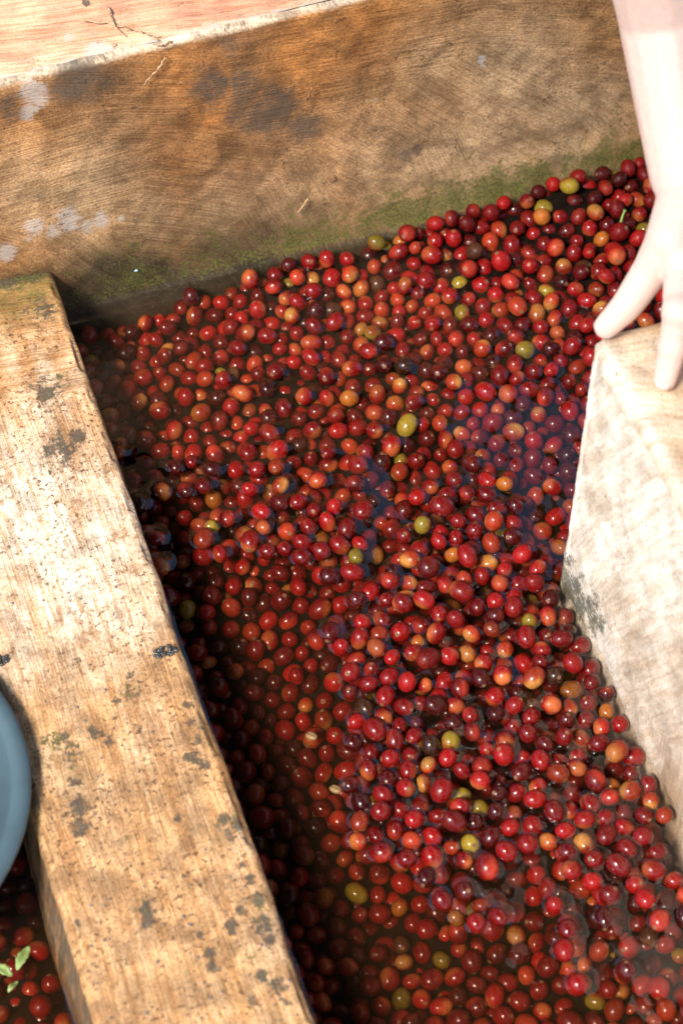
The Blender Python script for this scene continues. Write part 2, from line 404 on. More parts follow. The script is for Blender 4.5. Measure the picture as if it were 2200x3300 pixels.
rust = blobs(gu, gv, [(110, 790, 70), (60, 760, 80, .8), (180, 930, 60, .6), (330, 1330, 60, .5), (380, 1900, 120, .5), (250, 2050, 120, .6),
                      (200, 2250, 140, .7), (480, 2250, 110, .5), (330, 1650, 120, .5), (60, 820, 50, .8), (20, 690, 90, .9), (280, 1800, 90, .5), (40, 850, 90, .6), (140, 960, 90, .5)], fn_div)[..., None]
dc = dc + (np.array([.46, .235, .085])-dc)*np.clip(rust*.60+(nC-.50)*2.2, 0, .88)
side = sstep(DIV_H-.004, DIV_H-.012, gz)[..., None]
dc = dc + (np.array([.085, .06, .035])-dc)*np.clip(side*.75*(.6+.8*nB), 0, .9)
topend = sstep(.165, .22, gv)[..., None]
dc = dc + (np.array([.30, .20, .06])-dc)*np.clip(topend*.8+(nB-.5)*topend, 0, .9)
joint = sstep(.222, .238, gv)[..., None]
dc = dc + (np.array([.022, .018, .012])-dc)*np.clip(joint*1.1-(1-nB)*.25*joint, 0, .95)
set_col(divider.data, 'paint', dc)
dm = blobs(gu, gv, [(150, 1048, 26), (178, 1000, 18), (140, 1015, 16, .8), (105, 900, 26, .8), (130, 880, 22, .7), (95, 870, 16, .7), (165, 1030, 20, .8),
                    (110, 1030, 18, .7), (180, 1850, 26), (185, 1905, 24), (170, 1800, 16, .8), (165, 1740, 26, .7), (110, 1700, 26, .6), (150, 1690, 20, .8),
                    (230, 1690, 20, .8), (250, 1710, 18, .8), (320, 1675, 14, .8), (215, 1680, 14), (440, 1660, 14), (455, 1700, 14), (440, 1740, 16),
                    (470, 1760, 14), (430, 1620, 12, .8), (545, 1895, 18), (530, 1920, 16), (515, 1880, 16), (560, 1985, 14), (575, 2020, 16), (590, 2065, 18),
                    (555, 2090, 14), (605, 2110, 16), (620, 2160, 16), (530, 2120, 16), (535, 2140, 14), (480, 2190, 18), (490, 2220, 16), (460, 2150, 12, .8),
                    (340, 2110, 18, .9), (335, 2080, 16, .8), (300, 1560, 22, .6), (320, 1580, 18, .6), (300, 1600, 16, .6), (270, 1610, 12, .8), (330, 2125, 12),
                    (600, 2240, 18, .8), (640, 2250, 14, .8), (580, 2300, 22, .7), (660, 2300, 16, .9), (180, 2120, 10, .8), (430, 2010, 12, .6), (180, 1515, 8, .9),
                    (100, 710, 30, .7), (20, 635, 40, .9), (70, 622, 34, .9), (60, 710, 16, .6), (0, 1515, 14, 1), (370, 1500, 14, .8), (410, 1880, 14, .6), (600, 2120, 34, .7), (560, 2060, 30, .6), (540, 1910, 34, .6), (450, 1700, 34, .55), (185, 1870, 40, .65), (150, 1710, 50, .5), (640, 2270, 34, .6), (130, 1030, 50, .55), (110, 890, 44, .55), (340, 2100, 36, .5), (310, 1580, 40, .5)], fn_div)*.84
wmk = blobs(gu, gv, [(70, 1190, 30, .8), (80, 1230, 20, .8), (230, 1130, 30, .6), (190, 890, 24, .7), (560, 2210, 20, .5), (430, 1850, 24, .5), (300, 1480, 40, .5)], fn_div)*.7
mm = blobs(gu, gv, [(60, 660, 60, .8), (110, 650, 30, .7), (20, 680, 50, .6), (130, 870, 30, .5), (120, 1710, 40, .8), (90, 1690, 30, .6), (310, 1570, 34, .6),
                    (470, 1700, 30, .5), (600, 2080, 40, .6), (540, 1900, 30, .5), (590, 2200, 30, .5), (170, 1750, 30, .5)], fn_div)*.62
set_vec(divider.data, 'mask', np.stack([dm + .45*side[..., 0], wmk, mm], -1))
set_vec(divider.data, 'uvm', np.stack([gu, gv, -(math.pi/2)*(1-.9*topend[..., 0])], -1))
spk = blobs(gu, gv, [(180, 980, 100), (140, 1100, 90), (100, 920, 90), (230, 1300, 130, .7), (120, 1250, 120, .6), (300, 1500, 120, .6), (60, 1050, 90, .8), (280, 1400, 90, .6), (60, 760, 120), (400, 1750, 160, .7), (250, 1900, 200, .6), (500, 2100, 160, .7), (250, 2200, 160, .6)], fn_div)*.70+.20*sstep(.10, -.12, gv)+.08
sp = divider.data.attributes.new('speck', 'FLOAT', 'POINT'); sp.data.foreach_set('value', spk.astype(np.float32).ravel())
tag(divider, 'low weathered cream plaster divider with rust streaks and black mould spots', 'wall')

ysb = np.concatenate([np.arange(-.56, BLK_Y-.010, .0030), BLK_Y-.010+.010*np.sin(np.linspace(0, math.pi/2, 6))])
BV, BS = loft('block', rounded(BLK_X, .60, BLK_H, .0055, FLOOR, .0, .0, step=.003), ysb, M_block, .0045, .004)
cxb, czb = .36, .10
for k in range(6):                              # round the far end over
    i = len(ysb)-6+k; t = k/5*math.pi/2; sh = .008*(1-math.cos(t))
    BV[i, :, 0] += np.sign(cxb-BV[i, :, 0])*sh*(np.abs(cxb-BV[i, :, 0]) > .02)
    BV[i, :, 2] -= sh*sstep(BLK_H-.03, BLK_H, BV[i, :, 2])
capped = np.concatenate([BV, BV[-1:, :, :]*1.0], 0)
capped[-1, :, 0] = cxb; capped[-1, :, 1] = BLK_Y+.0005; capped[-1, :, 2] = np.minimum(BV[-1, :, 2], .10)
block = grid_mesh('pale_block', capped, M_block, flip=True)
gu, gv, gz = capped[..., 0], capped[..., 1], capped[..., 2]
# unroll: the face uses (y, z), the top (y, height + x)
uu = gv; vv = np.where(gz > BLK_H-.008, BLK_H+(gu-BLK_X), gz)
def fn_blk(px, py): p = at_x(px, py, BLK_X); return p[1], p[2]
def fn_blt(px, py): p = at_z(px, py, BLK_H); return p[1], BLK_H+(p[0]-BLK_X)
nA = fbm(uu*18, vv*10, 91)[..., None]; nB = fbm(uu*34, vv*30, 92)[..., None]
bc = np.array([.76, .68, .57])*(.88+.24*nB)
tan = blobs(uu, vv, [(1480, 1560, 90), (1520, 1680, 120), (1560, 1780, 120), (1440, 1600, 60), (1568, 1600, 80, .8), (1450, 1480, 50, .7), (1370, 1150, 30, .6), (1340, 1060, 30, .6), (1400, 1390, 50, .6),
                     (1330, 1230, 30, .5), (1540, 1500, 60, .7)], fn_blk)[..., None]
bc = bc + (np.array([.33, .20, .10])-bc)*np.clip(tan*.80+(nA-.5)*.9*(.35+tan)+(nB-.5)*.35, 0, .9)
topm = sstep(BLK_H-.004, BLK_H+.002, vv)[..., None]
tcol = np.array([.56, .34, .17])*(.8+.4*nB)
tcol = tcol + (np.array([.75, .62, .46])-tcol)*np.clip((nA-.50)*4, 0, .65)
bc = bc*(1-topm) + tcol*topm
lip = np.exp(-np.abs(vv-BLK_H-.004)/.006)[..., None]
bc = bc + (np.array([.76, .68, .57])-bc)*lip*.8
set_col(block.data, 'paint', bc)
bm_ = blobs(uu, vv, [(1400, 1230, 20, .5), (1415, 1280, 14, .5)], fn_blk)*.5
bw = blobs(uu, vv, [(1450, 1050, 90, .8), (1480, 1250, 90, .8), (1530, 1380, 60, .7)], fn_blk)*.55
bmo = blobs(uu, vv, [(1290, 1320, 30), (1310, 1350, 34), (1340, 1390, 34), (1370, 1430, 28, .9), (1300, 1290, 24, .8)], fn_blk)*.85
bmo = bmo + .35*np.exp(-np.abs(gz)/.006)
set_vec(block.data, 'mask', np.stack([bm_, bw, bmo*(1-topm[..., 0])], -1))
set_vec(block.data, 'uvm', np.stack([uu, vv, np.full_like(uu, 1.25)], -1))
sp = block.data.attributes.new('speck', 'FLOAT', 'POINT'); sp.data.foreach_set('value', np.full(uu.size, .05, np.float32))
tag(block, 'tall pale plaster block with a mossy foot that the hand leans on', 'wall')

# tank floor under everything
fl = make_obj('tank_floor', [(-.9, -1.0, FLOOR+.001), (.9, -1.0, FLOOR+.001), (.9, .30, FLOOR+.001), (-.9, .30, FLOOR+.001)], [(0, 1, 2, 3)],
              simple('tank_floor_silt', (.06, .035, .02), .8, 40., .4))
tag(fl, kind='structure')

# added unseen corrugated sheet overhead: blocks the high sky and darkens water reflections
rx = np.arange(-1.15, 0.97, .02); ry = np.array([-5.0, 0., 3.2])
RX, RY = np.meshgrid(rx, ry, indexing='ij')
RZ = 2.35 + .02*(RX+1.15) + .012*np.sin(RX*2*math.pi/.076*1.0)
sky_blocker = grid_mesh('added_sky_blocker', np.stack([RX, RY, RZ], -1), simple('sky_blocker_sheet', (.07, .055, .045), .7, 3., .3))
tag(sky_blocker, kind='structure')

# ------------------------------------------------------------------ cherries: heap surface, packing, floating raft
ctrl = [(200, 760, -20), (300, 715, -13), (250, 900, -14), (290, 1050, -8), (350, 1250, -10), (400, 1450, -20),
        (470, 660, 4), (400, 790, -2), (700, 600, 8), (1000, 520, 15), (1300, 440, 20), (1480, 400, 20), (1480, 600, 22), (1600, 500, 22), (1750, 500, 22),
        (600, 800, 1), (900, 750, 9), (1200, 750, 14), (1350, 800, 15), (500, 1000, -4), (700, 1000, 0), (1000, 950, 3), (1250, 1000, 4),
        (480, 1200, -11), (700, 1150, -6), (950, 1150, -6), (1200, 1150, -4), (530, 1350, -17), (700, 1340, -13), (850, 1320, -11), (1000, 1350, -9), (1200, 1330, -7),
        (500, 1600, -28), (620, 1500, -24), (720, 1600, -27), (650, 1800, -30), (600, 1950, -33), (800, 1850, -33), (750, 2100, -40), (900, 2250, -40),
        (1000, 2050, -31), (1000, 1550, -15), (1200, 1650, -15), (1400, 1800, -17), (1100, 1900, -22), (1300, 2000, -24), (1500, 2000, -24), (1200, 2250, -30),
        (1500, 2300, -28), (900, 1450, -13)]
cq = np.array([[*at_z(a*K, b*K)[:2], (h-(3.0 if b > 640 else 0))*.001] for a, b, h in ctrl])
def heap(x, y):
    x = np.asarray(x); w = 1.0/((x[..., None]-cq[:, 0])**2 + (np.asarray(y)[..., None]-cq[:, 1])**2 + .02**2)**1.6
    return (w*cq[:, 2]).sum(-1)/w.sum(-1)

def relax(Pp, Rr, inside, floor_fn, iters, plane=False, grav=.0010):
    n = len(Pp)
    for it in range(iters):
        if it % 8 == 0:
            kd = kdtree.KDTree(n)
            for i, p in enumerate(Pp): kd.insert(p, i)
            kd.balance()
            A, B = [], []
            for i, p in enumerate(Pp):
                for _, j, _d in kd.find_range(p, .018):
                    if j > i: A.append(i); B.append(j)
            A = np.array(A, int); B = np.array(B, int)
        if not plane: Pp[:, 2] -= grav*(1 if it < iters*.8 else .3)
        for sub in range(2):
            d = Pp[A]-Pp[B]
            if plane: d[:, 2] *= .3
            L = np.linalg.norm(d, axis=1)+1e-9
            ov = np.clip((Rr[A]+Rr[B])*.985-L, 0, None)
            mv = d/L[:, None]*(ov*.45)[:, None]
            np.add.at(Pp, A, mv); np.add.at(Pp, B, -mv)
        if not plane:
            f = floor_fn(Pp[:, 0], Pp[:, 1])+Rr
            Pp[:, 2] = np.maximum(Pp[:, 2], f)
        inside(Pp, Rr)
    return Pp

XMAX, YMIN = .45, -.47
def in_main(p, r):
    p[:, 1] = np.clip(p[:, 1], YMIN, None)
    p[:, 1] = np.minimum(p[:, 1], BACK_Y+lean(p[:, 0])-r-.006-.006*sstep(-.1, .2, p[:, 0]))
    p[:, 0] = np.clip(p[:, 0], DIV_R+.004+r, XMAX)
    bad = (p[:, 0] > BLK_X-r-.001) & (p[:, 1] < BLK_Y+r+.001)
    dx = p[:, 0]-(BLK_X-r-.001); dy = (BLK_Y+r+.001)-p[:, 1]
    px_ = bad & (dx < dy)
    p[px_, 0] = BLK_X-r[px_]-.001
    py_ = bad & ~(dx < dy)
    p[py_, 1] = BLK_Y+r[py_]+.001

def radii(n): return np.clip(rng.normal(.00690, .00055, n), .0054, .0085)
THICK = .031
N0 = 7600
pts = np.stack([rng.uniform(DIV_R, XMAX, N0), rng.uniform(YMIN, BACK_Y, N0), rng.uniform(0, 1, N0)], 1)
keep = ~((pts[:, 0] > BLK_X-.004) & (pts[:, 1] < BLK_Y+.004))
pts = pts[keep]
area = (XMAX-DIV_R)*(BACK_Y-YMIN) - (XMAX-BLK_X)*(BLK_Y-YMIN)
n_heap = int(area*THICK*.60/(4/3*math.pi*.00685**3*1.03))
pts = pts[:n_heap]; rad = radii(len(pts))
pts[:, 2] = heap(pts[:, 0], pts[:, 1]) - THICK + pts[:, 2]*THICK*1.3
pts = relax(pts, rad, in_main, lambda x, y: heap(x, y)-THICK, 88)

# the raft of floating cherries: density by place in the photo
dens_c = [(862, 1265, .0), (880, 1110, .0), (915, 1125, .05), (500, 1000, .18), (400, 1100, .30), (350, 1300, .28), (600, 1150, .40), (800, 1150, .52), (1000, 1150, .55), (1250, 1150, .65), (700, 1250, .50), (600, 1300, .30),
          (1000, 1250, .75), (520, 1420, .03), (800, 1290, .62), (900, 1000, .1), (600, 950, .1), (1200, 1000, .15), (420, 1450, .12), (300, 1000, .3), (1250, 1280, .9),
          (900, 1380, .8), (1100, 1400, .95), (1250, 1400, 1), (820, 1480, .85), (1000, 1500, .95), (1200, 1550, 1), (1350, 1550, 1), (800, 1600, .5), (860, 1620, .9), (920, 1700, .9),
          (1100, 1700, 1), (1300, 1750, 1), (1450, 1750, 1), (850, 1800, .5), (930, 1830, .9), (1100, 1850, .95), (1300, 1850, .9), (1500, 1850, .85), (840, 1880, .6), (960, 1920, .8),
          (1050, 1980, .7), (1200, 1980, .5), (1350, 1950, .55), (1500, 1960, .5), (1070, 2080, .75), (1150, 2060, .25), (1300, 2080, .3), (1450, 2080, .3), (1540, 2060, .5), (1060, 2140, .4),
          (1220, 2120, .2), (1400, 2180, .32), (1000, 2230, .3), (1240, 2230, .28), (1500, 2200, .22), (1300, 2300, .2), (1500, 2320, .18), (1120, 2200, .1),
          (700, 1500, 0), (740, 1560, 0), (650, 1700, 0), (740, 1720, 0), (780, 1760, .0), (700, 1900, 0), (780, 1960, 0), (900, 2000, 0), (960, 2080, 0), (880, 2200, 0), (900, 2320, 0),
          (1080, 2330, .1), (760, 2100, 0), (1000, 2150, 0), (760, 1660, 0), (740, 1820, 0), (780, 1400, .1), (700, 1400, 0), (500, 1500, 0)]
dq = np.array([[*at_z(a*K, b*K)[:2], h] for a, b, h in dens_c])
def raft_density(x, y):
    d2 = (x[..., None]-dq[:, 0])**2 + (y[..., None]-dq[:, 1])**2
    w = 1/(d2+1e-5)**2
    return (w*dq[:, 2]).sum(-1)/w.sum(-1)
ytop = at_z(300*K, 960*K)[1]
cell = .0128
fx, fy = [], []
row = 0
y = YMIN
while y < ytop+.02:
    x = DIV_R+(row % 2)*cell/2
    while x < BLK_X+.03:
        fx.append(x); fy.append(y); x += cell
    y += cell*.87; row += 1
fx = np.array(fx)+rng.normal(0, .002, len(fx)); fy = np.array(fy)+rng.normal(0, .002, len(fy))
pxy = to_px(np.stack([fx, fy, fx*0], -1))/K
dn = raft_density(fx, fy)*sstep(950, 1060, pxy[:, 1])
sel = (rng.random(len(fx)) < sstep(.12, .80, dn)) & (fx < BLK_X-.006) & (dn > .14)
fl_r = radii(sel.sum())
fl_p = np.stack([fx[sel], fy[sel], rng.normal(-.0012, .0013, sel.sum())], 1)
fl_p = relax(fl_p, fl_r, in_main, None, 40, plane=True)
# the heap keeps clear of the floating ones
kd = kdtree.KDTree(len(fl_p))
for i, p in enumerate(fl_p): kd.insert(p, i)
kd.balance()
ok = np.ones(len(pts), bool)
for i, p in enumerate(pts):
    _, j, d = kd.find(p)
    if d < (rad[i]+fl_r[j])*.80: ok[i] = False
pts, rad = pts[ok], rad[ok]

# left compartment behind the divider
BASIN_Z, BASIN_R = .062, .125
BUCKET_C = at_z(99, 2575, BASIN_Z); BUCKET_C = np.array([BUCKET_C[0]-BASIN_R*math.cos(YAW), BUCKET_C[1]+BASIN_R*math.sin(YAW)])
def in_left(p, r):
    p[:, 1] = np.clip(p[:, 1], YMIN, -.02); p[:, 0] = np.clip(p[:, 0], -.46, DIV_L-.009-r)
    d = p[:, :2]-BUCKET_C; L = np.linalg.norm(d, axis=1)+1e-9; m = L < .050+r
    p[m, :2] = BUCKET_C + d[m]/L[m][:, None]*(.050+r[m])[:, None]
    p[:, 0] = np.clip(p[:, 0], -.46, DIV_L-.009-r)
n2 = 620
lp = np.stack([rng.uniform(-.46, DIV_L-.012, n2), rng.uniform(YMIN, -.02, n2), rng.uniform(-.05, -.02, n2)], 1)
lr = radii(n2)
lp = relax(lp, lr, in_left, lambda x, y: np.full_like(x, -.062), 40)
lp = lp; lr = lr

ALLP = np.concatenate([pts, fl_p, lp]); ALLR = np.concatenate([rad, fl_r, lr])*.900
FLOATING = np.concatenate([np.zeros(len(pts), bool), np.ones(len(fl_p), bool), np.zeros(len(lp), bool)])
LEFT = np.concatenate([np.zeros(len(pts)+len(fl_p), bool), np.ones(len(lp), bool)])
NC = len(ALLP)

# how much of each cherry the camera sees: paint discs far to near on a small canvas
W2, H2 = 682, 1024
q = to_px(ALLP); q[:, :2] *= W2/2200.0
rp = ALLR/q[:, 2]*FPX*W2/2200.0
canvas = np.full((H2+80, W2+80), -1, int)
for i in np.argsort(-q[:, 2]):
    x, y, r = q[i, 0]+40, q[i, 1]+40, rp[i]
    x0, x1, y0, y1 = int(x-r), int(x+r)+2, int(y-r), int(y+r)+2
    if x0 < 0 or y0 < 0 or x1 > W2+80 or y1 > H2+80: continue
    yy, xx = np.ogrid[y0:y1, x0:x1]
    m = (xx-x)**2+(yy-y)**2 < r*r
    canvas[y0:y1, x0:x1][m] = i
view = canvas[40:-40, 40:-40]
# walls that stand in front of some cherries
yy, xx = np.mgrid[0:H2, 0:W2]
XP, YP = xx*2200/W2, yy*2200/W2
hid = (XP > 1789-(1824-YP)*.156) & (YP < 1824) & (YP > 1075) | (XP > 1789+(YP-1824)*.49) & (YP >= 1824)
hid |= (XP < 147+.353*(YP-863)) & (XP > 126+.236*(YP-2596))
hid |= (XP < 100) & (YP > 2290) & (YP < 2800)
cnt = np.bincount(np.where(hid, -1, view)[np.where(hid, -1, view) >= 0].ravel(), minlength=NC)
order = np.argsort(-cnt)
INDIV = set(order[:300].tolist())

# near-black sheet added under the heap to stand in for shade between cherries
def gap_shade(name, x0, x1, y0, y1, P_, R_, below):
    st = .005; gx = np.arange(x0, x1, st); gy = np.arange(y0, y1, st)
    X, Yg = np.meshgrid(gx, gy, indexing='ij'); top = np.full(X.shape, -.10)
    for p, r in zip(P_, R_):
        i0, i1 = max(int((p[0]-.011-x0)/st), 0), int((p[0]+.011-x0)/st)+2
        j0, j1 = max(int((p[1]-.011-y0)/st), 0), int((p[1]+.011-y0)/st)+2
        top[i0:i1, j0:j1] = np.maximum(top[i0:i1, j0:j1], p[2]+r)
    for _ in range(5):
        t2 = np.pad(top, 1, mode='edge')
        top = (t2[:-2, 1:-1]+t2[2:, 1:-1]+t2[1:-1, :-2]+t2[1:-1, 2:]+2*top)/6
    o = grid_mesh(name, np.stack([X, Yg, top-below+(fbm(X*120, Yg*120, 7)-.5)*.003], -1), simple('gap_shade_black', (.007, .004, .0025), 1.0, 200., .5, spec=.05))
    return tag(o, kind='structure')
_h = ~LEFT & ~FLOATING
gap_shade('gap_shade', DIV_R-.002, XMAX+.07, -.50, BACK_Y+.02, ALLP[_h], ALLR[_h], .0158)
gap_shade('gap_shade', -.49, DIV_L-.002, -.50, .02, ALLP[LEFT], ALLR[LEFT], .0158)

# ------------------------------------------------------------------ water: level sheet that creeps up every cherry and wall it touches
def water_sheet(name, x0, x1, y0, y1, step, cherries, radiis, walls):
    gx = np.arange(x0, x1+step*.5, step); gy = np.arange(y0, y1+step*.5, step)
    X, Yg = np.meshgrid(gx, gy, indexing='ij')
    h = np.zeros_like(X)
    for p, r in zip(cherries, radiis):
        z = p[2]
        if z > r*.98 or z < -r-.0012: continue
        rc = math.sqrt(max(r*r-z*z, 0)) if z > -r else 0.0
        amp = .0022 if z > -r*.85 else .0010
        R = rc+.011
        i0, i1 = max(int((p[0]-R-x0)/step), 0), min(int((p[0]+R-x0)/step)+2, len(gx))
        j0, j1 = max(int((p[1]-R-y0)/step), 0), min(int((p[1]+R-y0)/step)+2, len(gy))
        if i0 >= i1 or j0 >= j1: continue
        d = np.hypot(X[i0:i1, j0:j1]-p[0], Yg[i0:i1, j0:j1]-p[1])-rc
        b = amp*np.exp(-np.maximum(d, 0)/.0026)
        h[i0:i1, j0:j1] = np.sqrt(h[i0:i1, j0:j1]**2+b**2)
    for wl in walls:
        h = np.maximum(h, .0016*np.exp(-np.abs(wl(X, Yg))/.0020))
    for px, py, am, sg in ((800, 1175, .0030, .013), (790, 1060, .0016, .012), (1010, 990, .0022, .018), (900, 1330, .0018, .012)):
        c_ = at_z(px*K, py*K); h = h + am*np.exp(-((X-c_[0])**2+(Yg-c_[1])**2)/(2*sg*sg))
    h = h + (fbm(X*32, Yg*32, 33)-.5)*.0016 + (vnoise(X*95, Yg*60, 35)-.5)*.00025
    h[0, :] = h[-1, :] = h[:, 0] = h[:, -1] = 0
    V = np.stack([X, Yg, h], -1)
    o = grid_mesh(name, V, M_water)
    n, m = X.shape                              # close the body of water: skirt and bottom
    bm = bmesh.new(); bm.from_mesh(o.data); bm.verts.ensure_lookup_table()
    loop = [i*m for i in range(n)] + [(n-1)*m+j for j in range(1, m)] + [i*m+m-1 for i in range(n-2, -1, -1)] + [j for j in range(m-2, 0, -1)]
    rim_co = [tuple(bm.verts[k].co) for k in loop]
    low = [bm.verts.new((c_[0], c_[1], FLOOR-.01)) for c_ in rim_co]
    L = len(loop); bm.verts.ensure_lookup_table()
    for k in range(L):
        bm.faces.new((bm.verts[loop[k]], low[k], low[(k+1) % L], bm.verts[loop[(k+1) % L]]))
    bm.faces.new(low[::-1])
    bmesh.ops.recalc_face_normals(bm, faces=bm.faces[:])
    bm.to_mesh(o.data); bm.free()
    tag(o, kind='structure')
    return o
main = ~LEFT
def blk_d(X, Yg):
    dx = np.maximum(BLK_X-X, 0); dy = np.maximum(Yg-BLK_Y, 0); return np.hypot(dx, dy)
water_sheet('water', DIV_R-.02, XMAX+.09, -.52, BACK_Y+.03, .00135, ALLP[main], ALLR[main],
            [lambda X, Yg: np.minimum(X-(DIV_R+.004), 9)*(X > DIV_R), lambda X, Yg: (BACK_Y+lean(X)-Yg-.010), blk_d])
water_sheet('water', -.50, DIV_L-.003, -.52, .02, .002, ALLP[LEFT], ALLR[LEFT],
            [lambda X, Yg: (DIV_L-.0075)-X])

# ------------------------------------------------------------------ cherry meshes
def cherry_shape(seg, ths):
    v = [(0, 0, 0)]*0; pr = []
    for t in ths:
        r = max(math.sin(t), 0)**.94; z = math.cos(t)*1.0
        if t < .28: z -= .035*(1-t/.28)
        if t > math.pi-.22: z += .05*(t-(math.pi-.22))/.22
        pr.append((r, z))
    vs_, fs = [], []
    for r, z in pr[1:-1]:
        for k in range(seg):
            a = 2*math.pi*k/seg; vs_.append((r*math.cos(a), r*math.sin(a), z))
    nr = len(pr)-2
    top = len(vs_); vs_.append((0, 0, pr[0][1])); bot = len(vs_); vs_.append((0, 0, pr[-1][1]))
    for i in range(nr-1):
        for k in range(seg):
            a, b = i*seg+k, i*seg+(k+1) % seg
            fs.append((a, a+seg, b+seg, b))
    for k in range(seg):
        fs.append((top, k, (k+1) % seg)); fs.append((bot, (nr-1)*seg+(k+1) % seg, (nr-1)*seg+k))
    return np.array(vs_), fs
hiV, hiF = cherry_shape(18, [0, .10, .17, .27, .45, .70, .95, 1.2, 1.45, 1.7, 1.95, 2.2, 2.5, 2.8, 2.98, math.pi])
loV, loF = cherry_shape(12, [0, .14, .3, .7, 1.1, 1.5, 1.9, 2.3, 2.75, math.pi])

PAL = [  # name, weight, colour, blush colour, blush chance
    ('bright red', .37, (.29, .0060, .0058), (.48, .115, .030), .65),
    ('crimson', .33, (.175, .0040, .0046), (.38, .030, .014), .60),
    ('dark maroon', .12, (.070, .0030, .0032), (.22, .014, .008), .60),
    ('orange red', .12, (.36, .034, .010), (.50, .22, .045), .80),
    ('orange', .022, (.40, .115, .016), (.33, .018, .010), .85),
    ('yellow green', .022, (.32, .215, .020), (.30, .040, .012), .85),
    ('brown', .016, (.070, .022, .010), (.14, .05, .018), .5)]
kind = rng.choice(len(PAL), NC, p=np.array([k[1] for k in PAL])/sum(k[1] for k in PAL))
def rand_rot(flat):
    a = rng.normal(0, 1, 3)
    if flat: a[2] *= .6
    a /= np.linalg.norm(a)
    qn = Vector((0, 0, 1)).rotation_difference(Vector(a))
    return np.array(qn.to_matrix()) @ np.array(Matrix.Rotation(rng.uniform(0, 6.28), 3, 'Z'))
def cherry_data(i, V):
    """vertices in the cherry's own frame, turned and sized, with skin colour"""
    r = ALLR[i]
    el = rng.uniform(1.04, 1.22); sx = rng.uniform(.93, 1.02); sy = rng.uniform(.90, .99)
    rot = rand_rot(FLOATING[i])
    dd = rng.normal(0, 1, (3, 3)); ph = rng.uniform(0, 6.28, 3)
    lump = sum(np.sin(V@dd[k]*1.6+ph[k]) for k in range(3))[:, None]
    v = V*np.array([sx, sy, el])*(1+.018*lump)
    co = (v*r) @ rot.T
    nm, _, c0, c1, ch = PAL[kind[i]]
    c0 = np.array(c0)*rng.uniform(.34, .88); c1 = np.array(c1)*rng.uniform(.50, .95)
    d = rng.normal(0, 1, 3); d /= np.linalg.norm(d)
    n = V/np.linalg.norm(V, axis=1)[:, None]
    if rng.random() < ch: f = sstep(rng.uniform(.0, .3), rng.uniform(.75, 1.0), n@d + .12*np.sin(n[:, 0]*7+i)*np.cos(n[:, 1]*6))*rng.uniform(.45, 1)
    else: f = np.zeros(len(n))
    c = c0*(1-f[:, None]) + c1*f[:, None]
    nav = sstep(.965, .993, n[:, 2])
    c = c*(1-.75*nav[:, None]) + np.array([.20, .10, .045])*.75*nav[:, None]
    z = ALLP[i][2]
    wet = 1.0 if z < .006 else max(0.0, 1-(z-.006)/.008)
    wet = wet*rng.uniform(.45, 1.0)
    words = []
    if r > .0067: words.append('large')
    elif r < .0058: words.append('small')
    if el > 1.16: words.append('oval')
    elif el < 1.08: words.append('round')
    seen = (n @ rot.T) @ (-FW) > .35
    patch = PATCH[nm] if f[seen].max() > .40 else None
    return co, np.concatenate([c, np.full((len(c), 1), wet)], 1), rot, el, words, patch
PATCH = {'bright red': 'orange', 'crimson': 'red', 'dark maroon': 'red', 'orange red': 'yellow', 'orange': 'red', 'yellow green': 'red', 'brown': 'tan'}

nav_pr = [(.05, .006), (.11, .012), (.15, .045), (.19, .038), (.225, -.015)]
nv, nf = [], []
for r_, z_ in nav_pr:
    for k in range(10):
        a = 2*math.pi*k/10; nv.append((r_*math.cos(a), r_*math.sin(a), z_))
for i in range(len(nav_pr)-1):
    for k in range(10):
        a, b = i*10+k, i*10+(k+1) % 10; nf.append((a, a+10, b+10, b))
nf.append(tuple(range(9, -1, -1)))
nav_me = bpy.data.meshes.new('navel'); nav_me.from_pydata(nv, [], nf); nav_me.materials.append(M_navel)
nav_me.polygons.foreach_set('use_smooth', np.ones(len(nav_me.polygons), bool))

def place_words(i):
    x, y, z = ALLP[i]; r = ALLR[i]
    if LEFT[i]: return 'under water beyond the divider', 'sunken cherries beyond the divider'
    if FLOATING[i]:
        if x > BLK_X-.035: return 'floating against the pale block', 'cherries floating against the pale block'
        if x > BLK_X-.085: return 'floating near the pale block', 'cherries floating near the pale block'
        if x < DIV_R+.05: return 'floating near the divider', 'cherries floating near the divider'
        return 'floating on open water', 'cherries floating on open water'
    if z > r*1.0:
        if y > BACK_Y-.06: return 'on the heap by the mossy wall', 'dry cherries by the wall'
        if x > BLK_X-.06 and y < BLK_Y+.08: return 'on the heap by the hand', 'dry cherries by the hand'
        return 'on the dry heap', 'dry cherries on the heap'
    if z > -r*.9: return 'half out of water in the heap', 'cherries breaking the surface'
    if x < DIV_R+.05: return 'sunk beside the divider', 'sunken cherries by the divider'
    return 'sunk in the brown water', 'sunken cherries in the tank'
def neighbour(i):
    d = np.hypot(*(qq[:, :2]-qq[i, :2]).T); d[i] = 1e9
    for j in np.argsort(d)[:7]:
        if cnt[j] > 90 and d[j] < 110 and kind[j] != kind[i]: return PAL[kind[j]][0]
    return None
stem_target = np.array([2015, 668.])
qq = to_px(ALLP)
stem_i = min(order[:300], key=lambda i: np.hypot(*(qq[i, :2]-stem_target)) + (0 if ALLP[i][2] > .006 else 500))
kind[stem_i] = 0
SV, SF, SC, base_n = [], [], [], 0
